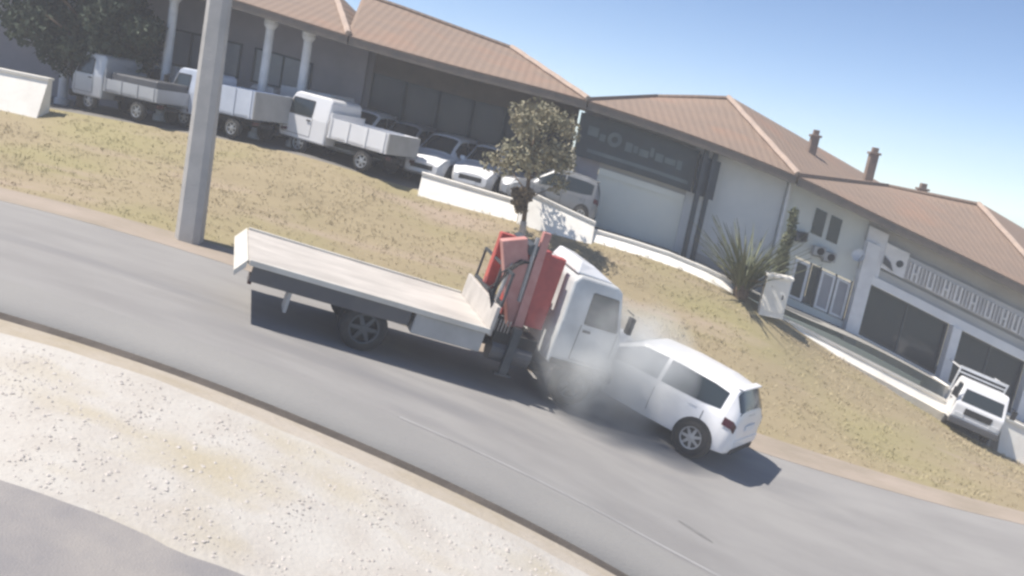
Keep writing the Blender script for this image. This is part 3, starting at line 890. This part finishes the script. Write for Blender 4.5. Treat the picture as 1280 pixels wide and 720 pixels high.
def make_car(name, label, paint, crush=False, group=None, detail=True):
    t = thing(name, label, 'car', group=group)
    xs = sorted(set(np.round(np.concatenate([np.linspace(-1.93, 2.05, 45), CARX]), 3)))
    P = []
    for x in xs:
        r = car_rows(x)
        full = [(x, y, z) for y, z in r] + [(x, -y, z) for y, z in reversed(r[1:-1])]
        full.append(full[0])
        P.append([deform(q, crush) for q in full])
    b = MB().grid(P)
    n = len(P[0])
    b.add(P[0][:-1], [tuple(range(n - 1))])
    b.add(P[-1][:-1], [tuple(range(n - 2, -1, -1))])
    body = b.build('body', paint, t, smooth=True)
    es = body.modifiers.new('edge', 'EDGE_SPLIT')
    es.split_angle = R(38)
    def patch(pname, m, xa, xb, row, v0, v1, side, off=.007, fa=None, n=9, par=None):
        """a pane lying on the band between body rows row and row+1"""
        G_ = []
        for i in range(n):
            u = i / (n - 1)
            x = xa + (xb - xa) * u
            r = car_rows(x)
            lo, hi = v0, v1
            if fa:
                lo, hi = fa(u)
            line = []
            for v in (lo, (lo + hi) / 2, hi):
                k = row
                (y0, z0), (y1, z1) = r[k], r[k + 1]
                y, z = y0 + (y1 - y0) * v, z0 + (z1 - z0) * v
                nrm = Vector((z1 - z0, -(y1 - y0))).normalized() if (z1 - z0) or (y1 - y0) else Vector((1, 0))
                line.append(deform((x, side * (y + nrm.x * off), z + nrm.y * off), crush))
            G_.append(line if side > 0 else line[::-1])
        return MB().grid(G_).build(pname, m, par or t, smooth=True)
    for s in (1, -1):
        patch('side_window', 'glass_dark', -1.52, -.32, 6, .1, .9, s, fa=lambda u: (.10 + .30 * max(0, .3 - u), .90))
        patch('side_window', 'glass_dark', -.24, .82, 6, .1, .9, s, fa=lambda u: (.10, .92))
        for xx in (-.28, .95, -1.28):
            patch('door_seam', 'black', xx, xx + .014, 4, .0, 1, s, .004, n=3)
            patch('door_seam', 'black', xx, xx + .014, 3, .1, 1, s, .004, n=3)
        patch('sill', 'black', -1.0, 1.0, 1, .3, 1.0, s, .006)
        for xx in (-1.12, -.12):
            patch('door_handle', paint, xx, xx + .16, 5, .15, .6, s, .022, n=4)
        # mirror
        mr = MB().box((.72, s * .99, .97), (.12, .2, .14))
        mr.v = [deform(q, crush) for q in mr.v]
        mr.build('mirror', paint, t, bevel=.03)
        patch('tail_light', 'lamp_red', -1.90, -1.66, 5, -1.0, 1.0, s, .012, n=5)
        for xx in (-1.27, 1.29):
            if crush and xx > 0:
                xw = 1.05
            else:
                xw = xx
            w = car_section(xw)[0]
            MB().lathe([(0, s * (w + .004)), (.375, s * (w + .004)), (.385, s * (w - .06))], (xw, 0, .33), 26).build('wheel_arch', 'black', t)
            wheel(t, xw, s * (w - .085), .325, .205, s)
    if not crush:
        for s in (1, -1):
            patch('headlight', 'lamp_glass', 1.62, 1.97, 5, .0, 1.0, s, .012, n=5)
        MB().box((2.03, 0, .50), (.05, .9, .14)).build('grille', 'black', t, bevel=.01)
        MB().box((2.065, 0, .38), (.02, .5, .11)).build('number_plate', 'plate', t)
    # windscreen, rear window: on the roof rows
    def top_pane(pname, xa, xb, inset):
        G_ = []
        for i in range(7):
            x = xa + (xb - xa) * i / 6
            r = car_rows(x)
            pts = [(r[7][0] * inset, r[7][1] - 0), (r[8][0] * inset, r[8][1]), (r[9][0] * inset, r[9][1]), (0, r[10][1])]
            line = [(y, z) for y, z in pts] + [(-y, z) for y, z in reversed(pts[:-1])]
            G_.append([deform((x + (.012 if xa > 0 else -.012), y, z + .008), crush) for y, z in line])
        if xa < 0:
            G_ = G_[::-1]
        return MB().grid(G_).build(pname, 'glass_dark', t, smooth=True)
    top_pane('windscreen', .40, 1.10, .95)
    top_pane('rear_window', -1.655, -1.845, .95)
    MB().box((-1.64, 0, 1.455), (.14, 1.02, .03)).build('spoiler', paint, t, bevel=.012)
    MB().box((-1.925, 0, .50), (.05, 1.35, .16)).build('rear_bumper', paint, t, bevel=.02)
    MB().box((-1.92, 0, .36), (.05, 1.2, .10)).build('diffuser', 'black', t, bevel=.01)
    MB().box((-1.93, 0, .78), (.02, .5, .11)).build('number_plate', 'plate', t)
    MB().box((-1.868, 0, 1.0), (.02, .35, .02), Matrix.Rotation(R(-20), 3, 'Y')).build('wiper', 'black', t)
    return t

def seat(o, x, y, z, yaw, gx=None, gy=None, lift=0.0, zf=None):
    """stand a vehicle on sloping ground"""
    e = .6
    zf = zf or ground
    if gx is None:
        gx = (zf(x + e, y) - zf(x - e, y)) / (2 * e)
    if gy is None:
        gy = (zf(x, y + e) - zf(x, y - e)) / (2 * e)
    n = Vector((-gx, -gy, 1)).normalized()
    h = Vector((math.cos(yaw), math.sin(yaw), 0))
    h = (h - n * h.dot(n)).normalized()
    l = n.cross(h)
    if lift:
        h = h * math.cos(lift) + n * math.sin(lift)
        n = h.cross(l)
    m = Matrix((h, l, n)).transposed().to_4x4()
    m.translation = Vector((x, y, z))
    o.matrix_world = m
    return o

# --- the white hatchback that has run into the truck
car = make_car('crashed_car', 'white hatchback with its crushed nose pushed into the flatbed truck', 'paint_white', crush=True)
seat(car, 2.98, 17.98, .13, R(149), gx=-.165, gy=.03, lift=R(1.0))
bp = MB()
g = random.Random(3)
P = []
for i in range(9):
    row = []
    for j in range(9):
        u, v = i / 8, j / 8
        x = .95 + u * .62
        y = (v - .5) * 1.42
        z = .94 + .26 * math.sin(u * 2.6) * (1 - .4 * abs(v - .5)) + .05 * g.uniform(-1, 1)
        row.append((x, y, z))
    P.append(row)
hd = bp.grid(P).build('bonnet', 'paint_white', car)
hd.modifiers.new('thick', 'SOLIDIFY').thickness = .012

# --- the flatbed crane truck
def make_cab(t, x0, L, w, z0, h, paint, front_slant=.30, mirrors=True):
    """cab-over cab, front towards +x"""
    x1 = x0 + L
    poly = [(x0, z0), (x1 - .04, z0), (x1 + .03, z0 + .15), (x1 + .03, z0 + h * .42), (x1 - .02, z0 + h * .48), (x1 - front_slant, z0 + h * .95), (x1 - front_slant - .12, z0 + h), (x0 + .10, z0 + h), (x0, z0 + h * .93)]
    poly.append((x0, z0 + h * .48))
    n = len(poly)
    vs = []
    for s in (-1, 1):
        for x, z in poly:
            k = max(0, (z - z0 - h * .48) / (h * .52))
            vs.append((x, s * (w / 2 - .09 * k), z))
    lowf, upf = (0, 1, 2, 3, 4, 9), (9, 4, 5, 6, 7, 8)
    fs = [lowf, upf, tuple(n + i for i in reversed(lowf)), tuple(n + i for i in reversed(upf))]
    fs += [(i, n + i, n + (i + 1) % n, (i + 1) % n) for i in range(n)]
    cab = MB().add(vs, fs).build('cab', paint, t, bevel=.05, seg=3)
    def side_pt(x, z, s, off=.006):
        k = max(0, (z - z0 - h * .48) / (h * .52))
        return (x, s * (w / 2 - .09 * k + off), z)
    for s in (-1, 1):
        xa, xb = x0 + L * .36, x1 - .14
        za, zb_ = z0 + h * .52, z0 + h * .86
        pts = [(xa, za), (xb, za), (xb - front_slant * .62, zb_), (xa, zb_)]
        q = [side_pt(x, z, s) for x, z in pts]
        MB().add(q, [(0, 1, 2, 3) if s < 0 else (3, 2, 1, 0)]).build('side_window', 'glass_dark', cab)
        fr = MB()
        for a, b_ in zip(pts, pts[1:] + pts[:1]):
            fr.beam(side_pt(*a, s, .008), side_pt(*b_, s, .008), .012, .03)
        fr.build('window_seal', 'black', cab)
        sm = MB()
        for xx in (xa - .05, x1 - .10):
            sm.beam(side_pt(xx, z0 + h * .10, s, .002), side_pt(xx, z0 + h * .50, s, .002), .008, .012)
        sm.beam(side_pt(xa - .05, z0 + h * .10, s, .002), side_pt(x1 - .1, z0 + h * .10, s, .002), .008, .012)
        sm.build('door_seam', 'black', cab)
        MB().box(side_pt(xa + .08, z0 + h * .44, s, .015), (.14, .03, .04)).build('door_handle', 'black', cab)
        if mirrors:
            mr = MB().box((x1 - .02, s * (w / 2 + .16), z0 + h * .66), (.08, .16, .30))
            mr.tube((x1 - .08, s * (w / 2 - .02), z0 + h * .80), (x1 - .02, s * (w / 2 + .16), z0 + h * .78), .012)
            mr.build('mirror', 'black', cab, bevel=.015)
        MB().box((x1 + .035, s * (w / 2 - .25), z0 + h * .17), (.03, .32, .16)).build('headlight', 'lamp_glass', cab, bevel=.01)
    ws = []
    for fz, yy in ((.50, w / 2 - .14), (.92, w / 2 - .20)):
        z = z0 + h * fz
        x = x1 - .02 - front_slant * (fz - .48) / .47
        ws.append((x + .012, yy, z + .004))
    MB().add([(ws[0][0], -ws[0][1], ws[0][2]), (ws[0][0], ws[0][1], ws[0][2]), (ws[1][0], ws[1][1], ws[1][2]), (ws[1][0], -ws[1][1], ws[1][2])], [(0, 1, 2, 3)]).build('windscreen', 'glass_dark', cab)
    MB().span((x1 + .032, -w * .28, z0 + h * .22), (x1 + .045, w * .28, z0 + h * .38)).build('grille', 'black', cab)
    MB().box((x1 + .06, 0, z0 + .02), (.14, w + .02, .22)).build('bumper', 'black' if paint != 'paint_white' else 'paint_dark', t, bevel=.03)
    return cab

tk = thing('crane_truck', 'white flatbed crane truck with folded red crane behind its cab', 'truck')
ZD = .98
cab = make_cab(tk, 2.10, 1.20, 1.90, .68, 1.62, 'paint_cab', .24)
MB().add([(2.13, -.74, 2.30), (2.90, -.74, 2.30), (2.90, .74, 2.30), (2.13, .74, 2.30), (2.18, -.60, 2.52), (2.48, -.58, 2.48), (2.48, .58, 2.48), (2.18, .60, 2.52)],
         [(3, 2, 1, 0), (4, 5, 6, 7), (0, 1, 5, 4), (1, 2, 6, 5), (2, 3, 7, 6), (3, 0, 4, 7)]).build('wind_deflector', 'paint_white', cab, bevel=.04)
MB().span((-2.95, -.42, .55), (3.2, -.30, .74)).build('chassis_rail', 'black', tk)
MB().span((-2.95, .30, .55), (3.2, .42, .74)).build('chassis_rail', 'black', tk)
dk = MB()
dk.span((-3.22, -1.12, ZD - .06), (.86, 1.12, ZD))
deck = dk.build('deck', 'deck', tk, bevel=.015)
for s in (-1, 1):
    MB().span((-3.20, s * 1.13, ZD - .06), (.86, s * 1.18, ZD + .035)).build('side_rail', 'paint_cream', deck, bevel=.01)
for k in range(8):
    MB().span((-2.95 + k * .5, -1.0, ZD - .15), (-2.87 + k * .5, 1.0, ZD - .061)).build('cross_member', 'black', deck)
MB().span((.86, -1.1, ZD - .1), (.93, 1.1, ZD + .42)).build('headboard', 'deck', tk, bevel=.01)
# sloping tail
MB().add([(-3.23, -1.16, ZD - .11), (-3.23, 1.16, ZD - .11), (-3.23, 1.16, ZD + .02), (-3.23, -1.16, ZD + .02), (-3.37, -1.16, ZD - .28), (-3.37, 1.16, ZD - .28), (-3.39, 1.16, ZD - .20), (-3.39, -1.16, ZD - .20)],
         [(0, 1, 5, 4), (3, 7, 6, 2), (0, 4, 7, 3), (1, 2, 6, 5), (4, 5, 6, 7)]).build('tail_flap', 'paint_cream', tk)
for s in (-1, 1):
    MB().span((-3.12, s * 1.02, .66), (-.50, s * 1.12, ZD - .07)).build('side_skirt', 'paint_dark', tk, bevel=.01)
    MB().span((-.42, s * .72, .56), (.82, s * 1.12, ZD - .07)).build('tool_box', 'box_grey', tk, bevel=.02)
    MB().box((-2.45, s * .85, .52), (.05, .42, .42)).build('mud_flap', 'box_grey' if s < 0 else 'black', tk)
    MB().box((-3.10, s * .9, .66), (.06, .30, .12)).build('tail_light', 'lamp_red', tk)
    MB().span((-1.85, s * .75, .86), (-.5, s * 1.06, .89)).build('mudguard', 'black', tk)
    for yy in (.93, .66):
        wheel(tk, -1.15, s * yy, .40, .24, s, 'dark_metal', 6)
    wheel(tk, 2.72, s * .86, .40, .24, s, 'dark_metal', 6)
    MB().box((2.70, s * .95, .74), (1.1, .10, .10)).build('wheel_arch', 'black', tk, bevel=.02)
MB().tube((-1.15, -.7, .40), (-1.15, .7, .40), .07).build('axle', 'black', tk)
MB().tube((2.72, -.7, .40), (2.72, .7, .40), .07).build('axle', 'black', tk)
ft = MB().tube((1.05, -.82, .62), (1.80, -.82, .62), .20, n=16)
ft.build('fuel_tank', 'paint_dark', tk)
# crane
MB().span((1.02, -.95, .74), (1.84, .95, .98)).build('crane_base', 'black', tk, bevel=.02)
MB().lathe([(0, .98), (.30, .98), (.30, 1.08), (.22, 1.12), (.22, 1.30), (0, 1.30)], (1.45, 0, 0), 18, 'z').build('turntable', 'dark_metal', tk)
MB().beam((1.46, -.05, 1.05), (1.40, -.05, 2.35), .34, .40, .26, .30).build('crane_column', 'red', tk, bevel=.02)
MB().beam((1.52, -.52, 1.08), (.92, -.46, 2.50), .24, .40, .20, .46).build('crane_boom', 'pink_red', tk, bevel=.02)
MB().beam((1.76, -.56, 1.12), (1.72, -.42, 2.42), .24, .34, .20, .50).build('crane_boom', 'red', tk, bevel=.02)
MB().beam((1.66, .40, 1.10), (1.78, .30, 2.40), .22, .32, .18, .36).build('crane_boom', 'red', tk, bevel=.02)
MB().beam((1.10, .40, 1.15), (1.06, .30, 2.45), .20, .26, .16, .30).build('crane_boom', 'red', tk, bevel=.02)
MB().beam((1.48, -.64, 1.08), (1.44, -.52, 2.78), .14, .17, .12, .14).build('boom_extension', 'pink_red', tk, bevel=.01)
MB().tube((1.36, -.62, 1.5), (1.30, -.56, 2.65), .04, n=10).build('hydraulic_ram', 'steel', tk)
MB().tube((.93, -.70, 1.0), (1.02, -.52, 2.30), .035, n=10).build('hydraulic_ram', 'steel', tk)
kn = MB().tube((1.30, -.60, 2.42), (1.30, .42, 2.42), .11, n=14)
kn.build('knuckle_pin', 'dark_metal', tk)
MB().span((.95, -.55, 2.34), (1.66, -.33, 2.46)).build('boom_link', 'red', tk, bevel=.02)
hs = MB()
for k in range(6):
    hs.path([(.98 + .05 * k, -.72 + .02 * k, 1.05), (.84 - .03 * k, -.80, 1.35 + .05 * k), (.86 + .06 * k, -.66, 1.9 + .06 * k), (1.15 + .04 * k, -.58, 2.2)], [.018] * 4, 6)
hs.build('hydraulic_hose', 'black', tk)
lv = MB()
for k in range(5):
    lv.tube((.98 + .06 * k, -1.0, .98), (.96 + .06 * k, -1.05, 1.20), .012, n=6)
lv.build('control_levers', 'steel', tk)
for s in (-1, 1):
    sl = MB().span((1.30, s * .98, .30), (1.44, s * 1.10, 1.12))
    sl.span((1.22, s * .96, .26), (1.52, s * 1.12, .298))
    sl.build('stabiliser', 'dark_metal' if s < 0 else 'red', tk)
MB().span((.94, -.98, 1.40), (.99, .98, 1.46)).build('rack_bar', 'dark_metal', tk)
for yy in (-.98, -.3, .3, .93):
    MB().span((.95, yy, ZD + .4), (.985, yy + .05, 1.95)).build('rack_post', 'dark_metal', tk)
MB().span((.945, -.98, 1.95), (.99, .98, 2.0)).build('rack_bar', 'dark_metal', tk)
seat(tk, -1.55, 16.55, ground(-1.55, 16.55) + .01, R(18), gx=-.168, gy=0.0)

# --- small dropside trucks parked along the lot
def make_dropside(label, paint, bed, group=None, double=False, frame=False, box=None, tail=None, b0=-2.45, hs=1.12, boxm='paint_dark'):
    t = thing('light_truck', label, 'truck', group=group)
    L = 1.75 if double else 1.35
    cabx = 2.25 - L
    make_cab(t, cabx, L, 1.66, .42, 1.42, paint, .30)
    MB().span((b0 + .1, -.30, .45), (2.1, .30, .58)).build('chassis', 'black', t)
    b1 = cabx - .08
    xr = b0 + .80
    fl = MB().span((b0, -.84, .70), (b1, .84, .78)).build('bed_floor', bed, t)
    for s in (-1, 1):
        MB().span((b0 + .02, s * .84, .70), (b1, s * .80, hs)).build('side_board', bed, t, bevel=.008)
        for k in range(4):
            x = b0 + .1 + (b1 - b0 - .2) * k / 3
            MB().span((x, s * .842, .70), (x + .05, s * .862, hs + .01)).build('stake', bed, t)
        wheel(t, 1.45, s * .72, .31, .18, s, 'rim', 6)
        wheel(t, xr, s * .72, .31, .18, s, 'rim', 6)
        MB().span((xr - .4, s * .64, .63), (xr + .4, s * .82, .66)).build('mudguard', 'black', t)
        MB().box((b0 - .01, s * .65, .58), (.04, .25, .10)).build('tail_light', 'lamp_red', t)
    MB().span((b0 - .03, -.84, .70), (b0 + .01, .84, hs)).build('tailgate', tail or bed, t, bevel=.008)  # grey tail colour paints shade onto the rear face
    MB().span((b1 - .05, -.84, .781), (b1, .84, max(1.45, hs))).build('headboard', bed, t)
    if frame:
        for s in (-1, 1):
            MB().beam((b1 - .02, s * .82, .78), (b1 - .02, s * .82, 2.12), .05, .05).build('rack_post', 'frame_white', t)
            MB().beam((b1 - .02, s * .82, 2.06), (b0 + .1, s * .82, 2.06), .05, .05).build('rack_rail', 'frame_white', t)
        MB().span((b1 - .05, -.85, 2.04), (b1 + .01, .85, 2.14)).build('rack_bar', 'frame_white', t)
        MB().span((b1 - .05, -.85, 1.90), (b1 + .01, .85, 1.95)).build('rack_bar', 'frame_white', t)
    if box:
        MB().span((b0 + .1, -.76, .79), (b1 - .2, .76, box)).build('load_cover', boxm, t, bevel=.06, seg=3)
    return t
lotf = lambda x, y: plat_z(x) if y > 25.9 else verge_z(x)
GT = 'small trucks parked on the lot'
def park(t, x, y, yaw, sc=.92, dz=.0, gx=0.0):
    seat(t, x, y, plat_z(x) + .02 + dz, R(yaw), gx=gx, gy=0)
    t.matrix_world = t.matrix_world @ Matrix.Scale(sc, 4)
    return t
park(make_dropside('white double-cab truck with pale side boards parked at the verge edge', 'paint_white', 'paint_white', GT, double=True, tail='box_grey', b0=-1.75, hs=1.30), -4.95, 26.0, 155, .88, -.02, -.05)
park(make_dropside('pale blue truck with tall side boards between the pole and double-cab truck', 'paint_blue', 'paint_blue', GT, tail='box_grey', b0=-1.4, hs=1.55), -8.15, 26.0, 154, .84)
park(make_dropside('white truck with a tall white box body under the porch columns', 'paint_white', 'paint_white', GT, box=2.0, boxm='paint_white', b0=-1.7), -6.95, 28.3, 156, .80)
park(make_dropside('silver dropside truck with dark covered load just uphill of the pole', 'paint_silver', 'paint_silver', GT, box=1.35, b0=-1.5), -10.75, 25.95, 156, .82)
park(make_dropside('white truck with low white bed parked behind the silver truck', 'paint_white', 'paint_white', GT, tail='paint_grey', b0=-1.6), -9.75, 28.25, 156, .82)
t1e = make_dropside('small white truck with rack frame parked nose out before the shop window', 'paint_white', 'paint_grey', GT, frame=True, b0=-1.1)
seat(t1e, 12.60, 25.75, verge_z(12.60) + .02, R(-103), gx=-.20, gy=0.0)
t1e.matrix_world = t1e.matrix_world @ Matrix.Scale(.76, 4)

# --- cars for sale behind the boundary wall
pc = make_car('parked_car', 'x', 'paint_white')
pcs = make_car('parked_car', 'x', 'paint_silver')
pcg = make_car('parked_car', 'x', 'paint_grey')
rowspec = [
    (pc, -2.62, 27.75, -104, (.88, .72, .92), 'white hatchback at the uphill end of the car row, nose to the wall'),
    (pc, -1.32, 27.70, -102, (.88, .72, .90), 'white hatchback in the middle of the car row, nose to the wall'),
    (pcs, -.05, 27.65, -100, (.88, .72, .88), 'silver hatchback at the downhill end of the car row behind the tree'),
    (pcg, .62, 26.05, 176, (.62, .80, .86), 'dark grey hatchback parked lengthwise along the taller white wall'),
    (pcs, -3.85, 28.15, -100, (.86, .68, .95), 'silver hatchback parked behind the bed of the white double-cab truck'),
    (pc, -5.1, 28.15, -100, (.86, .68, .98), 'white hatchback parked behind the cab of the white double-cab truck'),
]
used = set()
for src, x, y, yaw, s, lab in rowspec:
    o = src if src.name not in used else copy_tree(src)
    used.add(src.name)
    tag(o, lab, 'car', 'cars for sale behind the low wall')
    seat(o, x, y, plat_z(x) + .01, R(yaw), zf=lambda a, b: plat_z(a))
    o.matrix_world = o.matrix_world @ Matrix.Diagonal((*s, 1))

# ------------------------------------------------------------------ smoke at the crash and thin veil added to lift the darks
def volume_mat(name, col, density, noise_scale=None, aniso=.2):
    m = bpy.data.materials.new(name)
    m.use_nodes = True
    nt = m.node_tree
    nt.nodes.remove(nt.nodes['Principled BSDF'])
    out = nt.nodes['Material Output']
    v = nt.nodes.new('ShaderNodeVolumePrincipled')
    v.inputs['Color'].default_value = (*col, 1)
    v.inputs['Density'].default_value = density
    v.inputs['Anisotropy'].default_value = aniso
    nt.links.new(v.outputs[0], out.inputs['Volume'])
    if noise_scale:
        tc = nt.nodes.new('ShaderNodeTexCoord')
        n = nt.nodes.new('ShaderNodeTexNoise')
        n.inputs['Scale'].default_value = noise_scale
        n.inputs['Detail'].default_value = 4
        nt.links.new(tc.outputs['Object'], n.inputs['Vector'])
        ln = nt.nodes.new('ShaderNodeVectorMath')
        ln.operation = 'LENGTH'
        nt.links.new(tc.outputs['Object'], ln.inputs[0])
        fall = nt.nodes.new('ShaderNodeMapRange')
        fall.inputs[1].default_value = 1.0
        fall.inputs[2].default_value = .25
        nt.links.new(ln.outputs['Value'], fall.inputs[0])
        rg = nt.nodes.new('ShaderNodeMapRange')
        rg.inputs[1].default_value = .38
        rg.inputs[2].default_value = .68
        rg.inputs[4].default_value = density
        nt.links.new(n.outputs['Fac'], rg.inputs[0])
        mu = nt.nodes.new('ShaderNodeMath')
        mu.operation = 'MULTIPLY'
        nt.links.new(fall.outputs[0], mu.inputs[0])
        nt.links.new(rg.outputs[0], mu.inputs[1])
        nt.links.new(mu.outputs[0], v.inputs['Density'])
    return m
sm = MB()
import bmesh
bm = bmesh.new()
bmesh.ops.create_icosphere(bm, subdivisions=3, radius=1.0)
for v in bm.verts:
    v.co *= 1 + .10 * mnoise.noise(v.co * 1.8)
me = bpy.data.meshes.new('smoke')
bm.to_mesh(me)
bm.free()
MT['smoke'] = volume_mat('smoke', (.95, .97, .97), 3.8, 1.5, .1)
me.materials.append(MT['smoke'])
so = bpy.data.objects.new('smoke', me)
COL.objects.link(so)
so.location = (2.05, 16.55, 1.40)
so.scale = (1.75, 1.05, 1.35)
so.rotation_euler = (0, R(10), R(15))
struct(tag(so, 'thin grey smoke drifting where the car meets the truck', 'smoke'), 'stuff')

hz = MB().span((-128, -5.8, -16), (128, 120, 12)).build('added_haze', volume_mat('added_haze', (.93, .95, 1.0), 0.0030, None, .0))
struct(hz, 'stuff')
tag(hz, 'thin pale veil added over the street to lift the dark tones', 'added_haze')
